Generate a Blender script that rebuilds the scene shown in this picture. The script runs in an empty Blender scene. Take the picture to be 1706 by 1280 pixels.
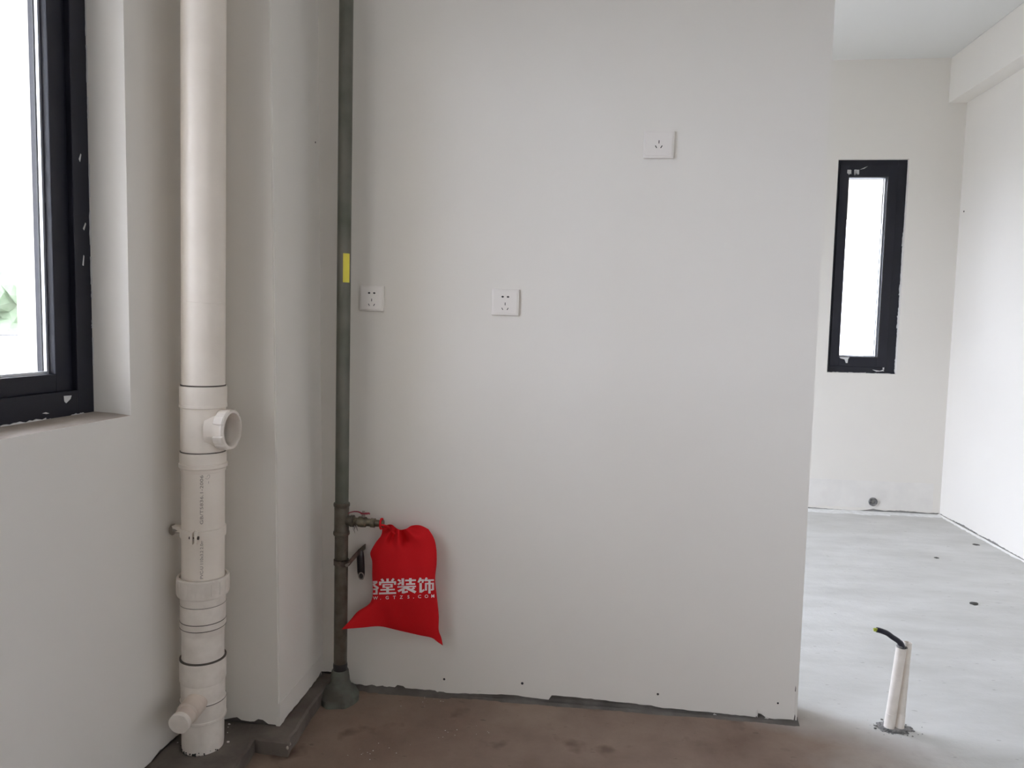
import bpy, bmesh, math, random
from mathutils import Vector, Matrix, noise
from mathutils.bvhtree import BVHTree

random.seed(7)
SC = bpy.context.scene
COL = SC.collection
PI = math.pi

# ---------------------------------------------------------------- camera
F, YAW, PITCH, ROLL = 1228.9, -0.116194, 0.076956, 0.021710
CH = 1.22
def cam_axes():
    cy, sy, cp, sp = math.cos(YAW), math.sin(YAW), math.cos(PITCH), math.sin(PITCH)
    f = Vector((sy*cp, cy*cp, -sp)); r = Vector((cy, -sy, 0)); u = r.cross(f)
    c, s = math.cos(ROLL), math.sin(ROLL)
    return c*r+s*u, -s*r+c*u, f
CR, CU, CF = cam_axes()
CAMP = Vector((0, 0, CH))
cd = bpy.data.cameras.new('camera'); cam = bpy.data.objects.new('camera', cd); COL.objects.link(cam)
cam.matrix_world = Matrix(((CR.x, CU.x, -CF.x, 0), (CR.y, CU.y, -CF.y, 0), (CR.z, CU.z, -CF.z, CH), (0, 0, 0, 1)))
cd.sensor_width = 36; cd.lens = F/1706*36; cd.clip_start = .02; cd.clip_end = 200
SC.camera = cam
def ray(px, py): return CR*((px-853)/F) - CU*((py-640)/F) + CF
def at(px, py, Y):            # point of the plane y=Y seen at a pixel of the photograph
    d = ray(px, py); return CAMP + d*(Y/d.y)
def atx(px, py, X):
    d = ray(px, py); return CAMP + d*(X/d.x)
def atz(px, py, Z=0):
    d = ray(px, py); return CAMP + d*((Z-CH)/d.z)

# ---------------------------------------------------------------- sky and exposure
SC.view_settings.view_transform = 'Standard'; SC.view_settings.look = 'None'
SC.view_settings.gamma = 1; SC.view_settings.use_curve_mapping = False
SC.view_settings.exposure = 2.96
w = bpy.data.worlds.new('overcast_sky'); SC.world = w; w.use_nodes = True
wn, wl = w.node_tree.nodes, w.node_tree.links
wn.clear()
wo = wn.new('ShaderNodeOutputWorld'); bg = wn.new('ShaderNodeBackground')
tc = wn.new('ShaderNodeTexCoord'); sx = wn.new('ShaderNodeSeparateXYZ'); rp = wn.new('ShaderNodeValToRGB')
rp.color_ramp.elements[0].position = 0.0; rp.color_ramp.elements[0].color = (.92, .995, 1.19, 1)
rp.color_ramp.elements[1].position = 1.0; rp.color_ramp.elements[1].color = (.94, 1.015, 1.21, 1)
wl.new(tc.outputs['Generated'], sx.inputs[0]); wl.new(sx.outputs[2], rp.inputs[0])
wl.new(rp.outputs[0], bg.inputs[0]); wl.new(bg.outputs[0], wo.inputs[0])
bg.inputs[1].default_value = 1.6
try:
    SC.cycles.max_bounces = 16; SC.cycles.diffuse_bounces = 10; SC.cycles.transparent_max_bounces = 16
    SC.cycles.use_denoising = True; SC.cycles.sample_clamp_indirect = 6
except Exception: pass
def portal(name, loc, rot, sxx, syy):       # sky sampling portal filling a seen or added window opening
    l = bpy.data.lights.new(name, 'AREA'); l.shape = 'RECTANGLE'; l.size = sxx; l.size_y = syy
    l.cycles.is_portal = True
    o = bpy.data.objects.new(name, l); o.location = loc; o.rotation_euler = rot; COL.objects.link(o)

# dimensions of the rooms (metres)
LX, RX = -1.152, 2.349
PY, PT = 2.322, .115          # face and thickness of the partition
PX = .6525                    # right end of the partition
BY = 5.278
CZ = 3.04
RY = -4.2                     # wall behind the camera
CXF, CYF = -.892, 1.98        # column corner
SZ = .984; W1Y0, W1Y1, W1Z = -.90, 1.701, 2.34
D2X0, D2X1, D2Z0, D2Z = 1.0, 2.1, .95, 2.2
W3Y0, W3Y1, W3Z0, W3Z1 = -2.3, -.8, .98, 2.2
D1Y0, D1Y1, D1Z = 2.85, 4.95, 2.26
W2X0, W2X1, W2Z0, W2Z1 = 1.560, 2.012, .957, 2.392
WT = .25
portal('sky_portal_kitchen', (LX-WT+.02, (W1Y0+W1Y1)/2, (SZ+W1Z)/2), (0, -PI/2, 0), W1Z-SZ, W1Y1-W1Y0)
portal('sky_portal_balcony', (LX-WT+.02, (D1Y0+D1Y1)/2, (.05+D1Z)/2), (0, -PI/2, 0), D1Z-.05, D1Y1-D1Y0)
portal('sky_portal_rear', ((D2X0+D2X1)/2, RY-.18, (D2Z0+D2Z)/2), (PI/2, 0, 0), D2X1-D2X0, D2Z-D2Z0)
portal('sky_portal_right', (RX+.18, (W3Y0+W3Y1)/2, (W3Z0+W3Z1)/2), (0, PI/2, 0), W3Z1-W3Z0, W3Y1-W3Y0)
portal('sky_portal_slit', ((W2X0+W2X1)/2, BY+.2, (W2Z0+W2Z1)/2), (-PI/2, 0, 0), W2X1-W2X0, W2Z1-W2Z0)

# ---------------------------------------------------------------- materials
def mat(name, col, rough=.6, metal=0, bump=0, bscale=40, var=None, vscale=4, spec=.5, vdetail=4):
    m = bpy.data.materials.new(name); m.use_nodes = True
    n, l = m.node_tree.nodes, m.node_tree.links
    b = n['Principled BSDF']
    b.inputs['Base Color'].default_value = (*col, 1); b.inputs['Roughness'].default_value = rough
    b.inputs['Metallic'].default_value = metal; b.inputs['Specular IOR Level'].default_value = spec
    g = n.new('ShaderNodeNewGeometry')
    if var:
        t = n.new('ShaderNodeTexNoise'); t.inputs['Scale'].default_value = vscale; t.inputs['Detail'].default_value = vdetail
        r = n.new('ShaderNodeValToRGB'); r.color_ramp.elements[0].position = .35; r.color_ramp.elements[1].position = .65
        r.color_ramp.elements[0].color = (*col, 1); r.color_ramp.elements[1].color = (*var, 1)
        l.new(g.outputs['Position'], t.inputs['Vector']); l.new(t.outputs['Fac'], r.inputs[0]); l.new(r.outputs[0], b.inputs['Base Color'])
    if bump:
        t2 = n.new('ShaderNodeTexNoise'); t2.inputs['Scale'].default_value = bscale; t2.inputs['Detail'].default_value = 6
        bp = n.new('ShaderNodeBump'); bp.inputs['Strength'].default_value = bump; bp.inputs['Distance'].default_value = .003
        l.new(g.outputs['Position'], t2.inputs['Vector']); l.new(t2.outputs['Fac'], bp.inputs['Height']); l.new(bp.outputs[0], b.inputs['Normal'])
    return m
M = {}
M['paint'] = mat('white_wall_putty', (.755, .729, .680), .85, bump=.25, bscale=7, var=(.735, .708, .660), vscale=1.3, spec=.2)
M['paint_ceiling'] = mat('white_ceiling_putty', (.69, .69, .665), .9, spec=.2)
M['scuffed_paint'] = mat('scuffed_putty', (.75, .73, .695), .85, bump=.4, bscale=18, var=(.70, .68, .65), vscale=9, spec=.2)
M['concrete'] = mat('raw_concrete', (.15, .137, .122), .9, bump=.9, bscale=60, var=(.09, .08, .07), vscale=14, vdetail=8)
M['kerb'] = mat('cement_kerb', (.17, .145, .125), .8, bump=.9, bscale=45, var=(.105, .088, .075), vscale=9, vdetail=8)
M['cement_green'] = mat('cement_collar', (.14, .15, .125), .85, bump=.8, bscale=60, var=(.085, .08, .066), vscale=15)
M['dark_rubble'] = mat('broken_cement', (.09, .09, .085), .95, bump=1, bscale=90, var=(.30, .29, .28), vscale=70)
M['cement_grey'] = mat('grey_cement', (.33, .325, .31), .9, bump=.6, bscale=60, var=(.24, .235, .22), vscale=20)
M['slurry'] = mat('white_slurry', (.80, .80, .79), .8, bump=.5, bscale=40, var=(.70, .70, .68), vscale=30)
M['shaded_sill'] = mat('shade_toned_sill', (.42, .37, .32), .9, bump=.5, bscale=50, var=(.35, .3, .25), vscale=12)
M['pvc'] = mat('white_pvc', (.82, .755, .675), .38, bump=.05, bscale=20, var=(.77, .705, .625), vscale=9)
M['pvc_dirty'] = mat('dusty_pvc', (.82, .765, .70), .5, bump=.15, bscale=40, var=(.72, .665, .60), vscale=24)
M['pvc_seam'] = mat('dark_joint', (.10, .085, .07), .8)  # dark line along the pipe joints
M['pvc_stub'] = mat('stub_pvc', (.62, .52, .45), .4, var=(.72, .64, .55), vscale=14)
M['ink'] = mat('printed_ink', (.34, .30, .265), .7)
M['galv'] = mat('galvanised_steel', (.155, .15, .125), .42, .45, bump=.1, bscale=30, var=(.09, .10, .075), vscale=7)
M['galv_grease'] = mat('greasy_fitting', (.14, .122, .095), .45, .45, bump=.3, bscale=60, var=(.085, .072, .052), vscale=30)
M['brass'] = mat('tarnished_brass', (.25, .215, .15), .4, .7, bump=.2, bscale=80, var=(.13, .11, .08), vscale=40)
M['red_handle'] = mat('red_handle', (.28, .012, .03), .4)
M['black_tape'] = mat('black_tape', (.014, .012, .012), .45, bump=.6, bscale=70)
M['black_plastic'] = mat('black_plastic', (.022, .016, .018), .3, bump=.3, bscale=50)
M['rust'] = mat('rusty_bracket', (.16, .125, .10), .6, .3, bump=.4, bscale=80, var=(.055, .04, .032), vscale=40)
M['steel'] = mat('zinc_screw', (.35, .32, .28), .35, .8)
M['yellow'] = mat('yellow_label', (.80, .70, .08), .5)
M['frame'] = mat('black_aluminium', (.009, .0095, .016), .45, var=(.013, .0135, .021), vscale=3, spec=.35)
M['gasket'] = mat('rubber_gasket', (.03, .03, .03), .6)
M['spacer'] = mat('aluminium_spacer', (.75, .76, .78), .35, .6)
M['smear'] = mat('plaster_smear', (.62, .62, .61), .9, bump=.4, bscale=90)
M['socket'] = mat('white_socket_plastic', (.76, .725, .685), .3)
M['hole'] = mat('dark_opening', (.012, .012, .012), .7)
M['chip'] = mat('plaster_chip', (.70, .68, .64), .9)
M['darkchip'] = mat('cement_chip', (.06, .058, .05), .9)
M['cable'] = mat('cable_sheath', (.012, .012, .022), .42)
M['greenyellow'] = mat('earth_wire', (.42, .47, .05), .5)
M['print'] = mat('white_print', (.78, .66, .66), .7)
M['beige'] = mat('beige_render', (.80, .72, .60), .9)
M['tan'] = mat('tan_render', (.50, .45, .38), .9)
M['pave'] = mat('pale_paving', (.32, .315, .30), .9, var=(.27, .265, .25), vscale=2)
M['lawn'] = mat('lawn_green', (.12, .25, .06), .95, var=(.17, .30, .08), vscale=3)
M['leaf'] = mat('hedge_leaf', (.13, .18, .10), .8, var=(.20, .24, .16), vscale=6)
M['greybox'] = mat('grey_box', (.30, .30, .30), .7)

def bag_mat():
    m = mat('red_nonwoven', (.60, .008, .013), .75, spec=.2)
    n, l = m.node_tree.nodes, m.node_tree.links; b = n['Principled BSDF']
    g = n.new('ShaderNodeNewGeometry'); t = n.new('ShaderNodeTexVoronoi'); t.inputs['Scale'].default_value = 650
    bp = n.new('ShaderNodeBump'); bp.inputs['Strength'].default_value = .25; bp.inputs['Distance'].default_value = .001
    l.new(g.outputs['Position'], t.inputs['Vector']); l.new(t.outputs['Distance'], bp.inputs['Height']); l.new(bp.outputs[0], b.inputs['Normal'])
    return m
M['bag'] = bag_mat()

def glass_mat():
    m = bpy.data.materials.new('window_glass'); m.use_nodes = True
    n, l = m.node_tree.nodes, m.node_tree.links; n.clear()
    o = n.new('ShaderNodeOutputMaterial'); mx = n.new('ShaderNodeMixShader'); fr = n.new('ShaderNodeFresnel')
    tr = n.new('ShaderNodeBsdfTransparent'); gl = n.new('ShaderNodeBsdfGlossy'); gl.inputs['Roughness'].default_value = .02
    tr.inputs[0].default_value = (.97, .97, .97, 1); gm = n.new('ShaderNodeNewGeometry'); mr = n.new('ShaderNodeMapRange')
    mr.inputs[3].default_value = 1.45; mr.inputs[4].default_value = 1/1.45
    l.new(gm.outputs['Backfacing'], mr.inputs[0]); l.new(mr.outputs[0], fr.inputs[0])   # same reflectance on both faces of a thin pane
    l.new(fr.outputs[0], mx.inputs[0]); l.new(tr.outputs[0], mx.inputs[1]); l.new(gl.outputs[0], mx.inputs[2]); l.new(mx.outputs[0], o.inputs[0])
    return m
M['glass'] = glass_mat()

def floor_mat():
    m = bpy.data.materials.new('cement_screed'); m.use_nodes = True
    n, l = m.node_tree.nodes, m.node_tree.links; b = n['Principled BSDF']
    b.inputs['Roughness'].default_value = .72; b.inputs['Specular IOR Level'].default_value = .35
    g = n.new('ShaderNodeNewGeometry'); s = n.new('ShaderNodeSeparateXYZ'); l.new(g.outputs['Position'], s.inputs[0])
    def noise_(sc, det=5, rough=.6, vec=None):
        t = n.new('ShaderNodeTexNoise'); t.inputs['Scale'].default_value = sc; t.inputs['Detail'].default_value = det; t.inputs['Roughness'].default_value = rough
        l.new(vec or g.outputs['Position'], t.inputs['Vector']); return t.outputs['Fac']
    def ramp(f, p0, c0, p1, c1):
        r = n.new('ShaderNodeValToRGB'); r.color_ramp.elements[0].position = p0; r.color_ramp.elements[1].position = p1
        r.color_ramp.elements[0].color = (*c0, 1); r.color_ramp.elements[1].color = (*c1, 1); l.new(f, r.inputs[0]); return r.outputs[0]
    def mix(f, a, c, mode='MIX', fac=None):
        x = n.new('ShaderNodeMix'); x.data_type = 'RGBA'; x.blend_type = mode
        if f is None: x.inputs[0].default_value = fac
        else: l.new(f, x.inputs[0])
        l.new(a, x.inputs[6]); l.new(c, x.inputs[7]); return x.outputs[2]
    def math_(op, a, bb, clamp=False):
        x = n.new('ShaderNodeMath'); x.operation = op; x.use_clamp = clamp
        for i, v in ((0, a), (1, bb)):
            if isinstance(v, (int, float)): x.inputs[i].default_value = v
            else: l.new(v, x.inputs[i])
        return x.outputs[0]
    mp = n.new('ShaderNodeMapping'); mp.inputs['Scale'].default_value = (1, 2.6, 1); l.new(g.outputs['Position'], mp.inputs[0])
    brown = ramp(noise_(3.0, 8, .62), .30, (.185, .125, .095), .70, (.305, .23, .18))
    grey = ramp(noise_(2.3, 8, .62, mp.outputs[0]), .3, (.49, .485, .455), .7, (.62, .615, .59))
    shade_zone = math_('ADD', s.outputs[0], math_('MULTIPLY', noise_(2.2, 6), .5))
    shade_zone = math_('ADD', shade_zone, math_('MULTIPLY', math_('MAXIMUM', math_('SUBTRACT', s.outputs[1], 2.20), 0), 1.6))
    mr = n.new('ShaderNodeMapRange'); mr.inputs[1].default_value = .88; mr.inputs[2].default_value = 1.42; l.new(shade_zone, mr.inputs[0])
    c = mix(mr.outputs[0], brown, grey)  # brown mix follows the shaded floor, putting that shade into the colour
    # reddish dark stains and pale scrapes in the kitchen, small grey flecks beyond
    st = ramp(noise_(7.5, 3, .5), .60, (1, 1, 1), .72, (.62, .55, .53)); c = mix(math_('SUBTRACT', 1.0, mr.outputs[0]), c, st, 'MULTIPLY')
    fl_ = ramp(noise_(26, 2, .4, mp.outputs[0]), .70, (1, 1, 1), .76, (.55, .54, .52)); c = mix(None, c, fl_, 'MULTIPLY', .6)
    sc = ramp(noise_(55, 3, .5, mp.outputs[0]), .70, (0, 0, 0), .78, (.16, .14, .12))
    patch = ramp(noise_(2.6, 2), .56, (0, 0, 0), .64, (1, 1, 1)); c = mix(None, c, mix(None, sc, patch, 'MULTIPLY', 1), 'ADD', 1)
    l.new(c, b.inputs['Base Color'])
    h = math_('ADD', noise_(9, 8, .6), math_('MULTIPLY', noise_(90, 4), .25))
    bp = n.new('ShaderNodeBump'); bp.inputs['Strength'].default_value = .5; bp.inputs['Distance'].default_value = .008
    l.new(h, bp.inputs['Height']); l.new(bp.outputs[0], b.inputs['Normal'])
    rr = n.new('ShaderNodeMapRange'); rr.inputs[3].default_value = .55; rr.inputs[4].default_value = .85; l.new(noise_(4, 4), rr.inputs[0]); l.new(rr.outputs[0], b.inputs['Roughness'])
    return m
M['floor'] = floor_mat()

# ---------------------------------------------------------------- mesh helpers
def obj(name, bm, m, parent=None, smooth=False, loc=None):
    me = bpy.data.meshes.new(name); bm.normal_update(); bm.to_mesh(me); bm.free()
    me.materials.append(m)
    if smooth:
        for p in me.polygons: p.use_smooth = True
        try: me.set_sharp_from_angle(angle=R_(22))
        except Exception: pass
    o = bpy.data.objects.new(name, me); COL.objects.link(o)
    if parent: o.parent = parent
    if loc: o.location = loc
    return o
def R_(d): return math.radians(d)
def thing(name, label, cat, loc=(0, 0, 0), rot=(0, 0, 0), group=None):
    o = bpy.data.objects.new(name, None); o.empty_display_size = .05; COL.objects.link(o)
    o.location = loc; o.rotation_euler = rot; tag(o, label, cat, group); return o
def tag(o, label=None, cat=None, group=None, kind=None):
    if label: o['label'] = label
    if cat: o['category'] = cat
    if group: o['group'] = group
    if kind: o['kind'] = kind
    return o
def struct(o, label=None, cat=None):
    o['kind'] = 'structure'
    if label: o['label'] = label
    if cat: o['category'] = cat
    return o
def box(bm, x0, x1, y0, y1, z0, z1, bevel=0):
    v = [bm.verts.new(c) for c in ((x0, y0, z0), (x1, y0, z0), (x1, y1, z0), (x0, y1, z0), (x0, y0, z1), (x1, y0, z1), (x1, y1, z1), (x0, y1, z1))]
    fs = [bm.faces.new([v[i] for i in f]) for f in ((0, 3, 2, 1), (4, 5, 6, 7), (0, 1, 5, 4), (1, 2, 6, 5), (2, 3, 7, 6), (3, 0, 4, 7))]
    if bevel:
        es = {e for f in fs for e in f.edges}
        bmesh.ops.bevel(bm, geom=list(es), offset=bevel, segments=2, affect='EDGES', profile=.6)
    return bm
def B(*a, bevel=0): return box(bmesh.new(), *a, bevel=bevel)
def lathe(prof, seg=48, origin=(0, 0, 0), axis=(0, 0, 1), closed=True, bm=None):
    """prof = [(radius, height)...] turned around an axis through origin"""
    bm = bm or bmesh.new(); ax = Vector(axis).normalized(); q = ax.to_track_quat('Z', 'Y'); O = Vector(origin)
    rings = []
    for r, h in prof:
        if r < 1e-6: rings.append([bm.verts.new(O + q @ Vector((0, 0, h)))])
        else: rings.append([bm.verts.new(O + q @ Vector((r*math.cos(2*PI*i/seg), r*math.sin(2*PI*i/seg), h))) for i in range(seg)])
    for a, b in zip(rings, rings[1:]):
        for i in range(seg):
            j = (i+1) % seg
            if len(a) == 1 and len(b) == 1: continue
            if len(a) == 1: bm.faces.new((a[0], b[j], b[i]))
            elif len(b) == 1: bm.faces.new((a[i], a[j], b[0]))
            else: bm.faces.new((a[i], a[j], b[j], b[i]))
    bmesh.ops.recalc_face_normals(bm, faces=bm.faces[:])
    return bm
def cyl(r, z0, z1, **k): return lathe([(0, z0), (r, z0), (r, z1), (0, z1)], **k)
def tube(pts, rad, seg=12, bm=None, flat=1):
    """tube through points; rad a number or a list"""
    bm = bm or bmesh.new(); pts = [Vector(p) for p in pts]; n = len(pts)
    rings = []; up = Vector((0, 0, 1))
    for i, p in enumerate(pts):
        t = (pts[min(i+1, n-1)] - pts[max(i-1, 0)]).normalized()
        if abs(t.dot(up)) > .95: up = Vector((0, 1, 0))
        s = t.cross(up).normalized(); u = s.cross(t)
        up = u
        r = rad[i] if isinstance(rad, (list, tuple)) else rad
        rings.append([bm.verts.new(p + s*r*math.cos(2*PI*k/seg) + u*r*flat*math.sin(2*PI*k/seg)) for k in range(seg)])
    for a, b in zip(rings, rings[1:]):
        for k in range(seg): bm.faces.new((a[k], a[(k+1) % seg], b[(k+1) % seg], b[k]))
    bm.faces.new(rings[0][::-1]); bm.faces.new(rings[-1])
    bmesh.ops.recalc_face_normals(bm, faces=bm.faces[:])
    return bm
def spline(pts, n=8):
    pts = [Vector(p) for p in pts]; out = []
    for i in range(len(pts)-1):
        p0, p1, p2, p3 = pts[max(i-1, 0)], pts[i], pts[i+1], pts[min(i+2, len(pts)-1)]
        for k in range(n):
            t = k/n
            out.append(.5*((2*p1)+(p2-p0)*t+(2*p0-5*p1+4*p2-p3)*t*t+(3*p1-p0-3*p2+p3)*t**3))
    out.append(pts[-1]); return out
def ragged(origin, direc, normal, prof, ztop, thick, jitter=.0015, step=.012, bm=None):
    """skin of plaster whose lower edge is broken; prof = [(s, z)...] along direc"""
    bm = bm or bmesh.new(); O, D, N = Vector(origin), Vector(direc), Vector(normal)
    smp = []
    for (s0, z0), (s1, z1) in zip(prof, prof[1:]):
        k = max(1, int((s1-s0)/step))
        for i in range(k): smp.append((s0+(s1-s0)*i/k, z0+(z1-z0)*i/k + (random.uniform(-1, 1)*jitter if i or s0 > prof[0][0] else 0)))
    smp.append(prof[-1])
    rows = []
    for s, z in smp:
        a = O + D*s
        rows.append([bm.verts.new(a + Vector((0, 0, z))), bm.verts.new(a + Vector((0, 0, ztop))),
                     bm.verts.new(a - N*thick + Vector((0, 0, z+.001))), bm.verts.new(a - N*thick + Vector((0, 0, ztop)))])
    for a, b in zip(rows, rows[1:]):
        bm.faces.new((a[0], b[0], b[1], a[1])); bm.faces.new((a[2], a[3], b[3], b[2])); bm.faces.new((a[0], a[2], b[2], b[0])); bm.faces.new((a[1], b[1], b[3], a[3]))
    bm.faces.new((rows[0][0], rows[0][1], rows[0][3], rows[0][2])); bm.faces.new((rows[-1][0], rows[-1][2], rows[-1][3], rows[-1][1]))
    bmesh.ops.recalc_face_normals(bm, faces=bm.faces[:])
    return bm
def blob(bm, c, r, flat=.6, seed=0, sub=1):
    t = bmesh.ops.create_icosphere(bm, subdivisions=sub, radius=1)
    for v in t['verts']:
        k = 1 + .45*noise.noise(v.co*1.7 + Vector((seed*3.1, seed*1.7, 0)))
        v.co = Vector(c) + Vector((v.co.x*r*k, v.co.y*r*k*.8, v.co.z*r*k*flat))
def sliver(bm, pts, nrm, th=.0012):
    """thin irregular patch"""
    N = Vector(nrm)*th
    a = [bm.verts.new(Vector(p)) for p in pts]; b = [bm.verts.new(Vector(p)+N) for p in pts]
    bm.faces.new(b); bm.faces.new(a[::-1])
    for i in range(len(a)):
        j = (i+1) % len(a); bm.faces.new((a[i], a[j], b[j], b[i]))
    bmesh.ops.recalc_face_normals(bm, faces=bm.faces[:])

# ================================================================ THE ROOM SHELL
struct(obj('floor', B(LX-WT, RX+.2, RY, BY+.2, -.12, 0), M['floor']), 'bare cement screed floor, coloured browner where the kitchen is shaded and pale grey beyond')
struct(obj('ceiling', B(LX-WT, RX+.2, RY-.2, BY+.3, CZ, CZ+.15), M['paint_ceiling']), 'plain white ceiling')
BEAM = 2.751
# beam along the right wall
struct(obj('ceiling_beam', B(2.232, RX, RY, BY, BEAM, CZ, bevel=.004), M['paint']), 'white beam under the ceiling along the right wall')

# --- left wall with the kitchen window and the balcony door
bm = bmesh.new(); x0, x1 = LX-WT, LX; zb = .11
box(bm, x0, x1, RY, W1Y0, zb, CZ); box(bm, x0, x1, W1Y0, W1Y1, zb, SZ-.004); box(bm, x0, x1, W1Y0, W1Y1, W1Z, CZ)
box(bm, x0, x1, W1Y1, D1Y0, zb, CZ); box(bm, x0, x1, D1Y0, D1Y1, D1Z, CZ); box(bm, x0, x1, D1Y1, BY+.2, zb, CZ)
ragged((LX, RY, 0), (0, 1, 0), (1, 0, 0), [(0, .045), (1.6-RY-1.1, .045), (1.60-RY, .045), (1.70-RY, .048), (1.76-RY, .043), (1.80-RY, .052), (1.9-RY, .046), (2.0-RY, .046)], zb, .008, bm=bm)
wl_ = struct(obj('wall_left', bm, M['paint']), 'white wall on the left with the window opening')
bm = bmesh.new(); box(bm, x0, x1-.008, RY, D1Y0, 0, zb); box(bm, x0, x1-.008, D1Y1, BY, 0, zb); obj('concrete_base', bm, M['concrete'], wl_)
bm = bmesh.new()   # cement sill, browned in colour for the shade by the frame
nn = 26; rows = []
for i in range(nn+1):
    y = W1Y0 + (W1Y1-W1Y0)*i/nn
    rows.append([bm.verts.new((LX - .0, y, SZ-.004+.0008*noise.noise(Vector((0, y*9, 0))))), bm.verts.new((LX-.05, y, SZ+.001)), bm.verts.new((LX-.11, y, SZ+.003))])
for a, b in zip(rows, rows[1:]):
    bm.faces.new((a[0], b[0], b[1], a[1])); bm.faces.new((a[1], b[1], b[2], a[2]))
bmesh.ops.recalc_face_normals(bm, faces=bm.faces[:]); obj('window_sill', bm, M['shaded_sill'], wl_)

# --- column in the corner (slightly out of plumb)
bm = bmesh.new()
lean = -.0098
def pv(x, y, z): return bm.verts.new((x + lean*(z-.04), y, z))
q = [pv(CXF, CYF, zb), pv(CXF, PY, zb), pv(CXF, PY, CZ), pv(CXF, CYF, CZ), bm.verts.new((LX, CYF, zb)), bm.verts.new((LX, CYF, CZ)), bm.verts.new((LX, PY, zb)), bm.verts.new((LX, PY, CZ))]
bm.faces.new((q[0], q[1], q[2], q[3])); bm.faces.new((q[4], q[0], q[3], q[5])); bm.faces.new((q[6], q[4], q[5], q[7])); bm.faces.new((q[1], q[6], q[7], q[2])); bm.faces.new((q[0], q[4], q[6], q[1])); bm.faces.new((q[3], q[2], q[7], q[5]))
bmesh.ops.bevel(bm, geom=[e for e in bm.edges if abs(e.verts[0].co.y-CYF) < .001 and abs(e.verts[1].co.y-CYF) < .001 and min(e.verts[0].co.x, e.verts[1].co.x) > LX+.05], offset=.004, segments=3, affect='EDGES')
bmesh.ops.recalc_face_normals(bm, faces=bm.faces[:])
pp = []
for (px, py) in ((375, 1198), (395, 1196), (402, 1200), (424, 1203), (430, 1198), (438, 1200), (447, 1206), (459, 1208), (466, 1212)):
    p = at(px, py, CYF); pp.append((p.x-LX, p.z))
pp = [(0, .046), (.05, .046)] + pp[:-1] + [(CXF-LX-.0082, pp[-1][1])]
ragged((LX, CYF, 0), (1, 0, 0), (0, -1, 0), pp, zb, .008, bm=bm)
ragged((CXF, CYF, 0), (0, 1, 0), (1, 0, 0), [(0, pp[-1][1]), (.05, .046), (.2, .045), (.3, .047), (.325, .056), (PY-CYF, .046)], zb, .008, bm=bm)
co = struct(obj('column', bm, M['paint'], smooth=False), 'white boxed column filling the corner behind the drain pipe', None)
obj('concrete_base', B(LX, CXF-.008, CYF+.008, PY, .0, zb), M['concrete'], co)

# --- partition (the main wall)
bm = bmesh.new(); box(bm, CXF-.06, PX, PY, PY+PT, zb, CZ)
pp = []
for (px, py) in ((590, 1141), (600, 1145), (638, 1143), (643, 1148), (655, 1148), (662, 1142), (672, 1144), (682, 1153), (720, 1156), (732, 1152), (745, 1155), (820, 1157), (850, 1158), (914, 1166), (919, 1159), (960, 1162), (1085, 1176), (1098, 1179), (1180, 1187), (1259, 1195), (1262, 1188), (1268, 1190), (1276, 1196), (1290, 1198), (1318, 1199), (1326, 1196)):
    p = at(px, py, PY); pp.append((p.x, p.z))
pp = [(CXF-.02, .046), (-.84, .046), (-.832, .012), (pp[0][0]-.01, .008)] + pp[:-1] + [(PX-.0083, .007)]
ragged((0, PY, 0), (1, 0, 0), (0, -1, 0), pp, zb, .008, jitter=.001, bm=bm)
box(bm, PX-.008, PX, PY, PY+PT, .004, zb); box(bm, -.85, PX, PY+PT-.008, PY+PT, .004, zb)
pa = struct(obj('wall_partition', bm, M['paint']), 'broad white partition wall carrying the sockets')
obj('concrete_base', B(-.9, PX-.008, PY+.008, PY+PT-.008, 0, zb), M['concrete'], pa)
bm = bmesh.new(); box(bm, LX, CXF-.06, PY, PY+PT, 0, CZ); obj('wall_return', bm, M['paint'], pa)
bm = bmesh.new(); rows = []   # rough cement fillet along the foot
for i in range(170):
    x = -.80 + i*(PX+.004+.80)/169; k = noise.noise(Vector((x*7, 2, 0))); k2 = noise.noise(Vector((x*45, 4, 0)))
    d = .020+.009*k+.005*k2; h = .0085+.005*k if x > -.5 else .014+.006*k2
    d *= 1.5 if x < -.45 else 1
    rows.append([bm.verts.new((x, PY+.009, h+.004)), bm.verts.new((x, PY+.001, h-.003)), bm.verts.new((x, PY-d*.45, .0055+.003*k2)), bm.verts.new((x, PY-d, -.0005))])
for a, b in zip(rows, rows[1:]):
    for k in range(3): bm.faces.new((a[k], a[k+1], b[k+1], b[k]))
bmesh.ops.recalc_face_normals(bm, faces=bm.faces[:]); obj('cement_fillet', bm, M['concrete'], pa, smooth=True)
# drill holes with a dark bore, as the photograph shows along the foot of the wall
for (px, py, r) in ((740, 1132, .0036), (870, 1139, .0042), (1096, 1157, .0036), (1296, 1172, .003)):
    p = at(px, py, PY)
    obj('drill_hole', lathe([(0, .0), (r, 0), (r*1.15, -.0012), (r, -.002)], 12, (p.x, PY-.0006, p.z), (0, -1, 0)), M['hole'], pa)
p = atx(548, 252, CXF-.0165); obj('drill_hole', lathe([(0, 0), (.003, 0), (.003, -.001)], 12, (CXF-.0165, 2.29, p.z), (1, 0, 0)), M['hole'], pa)
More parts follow.
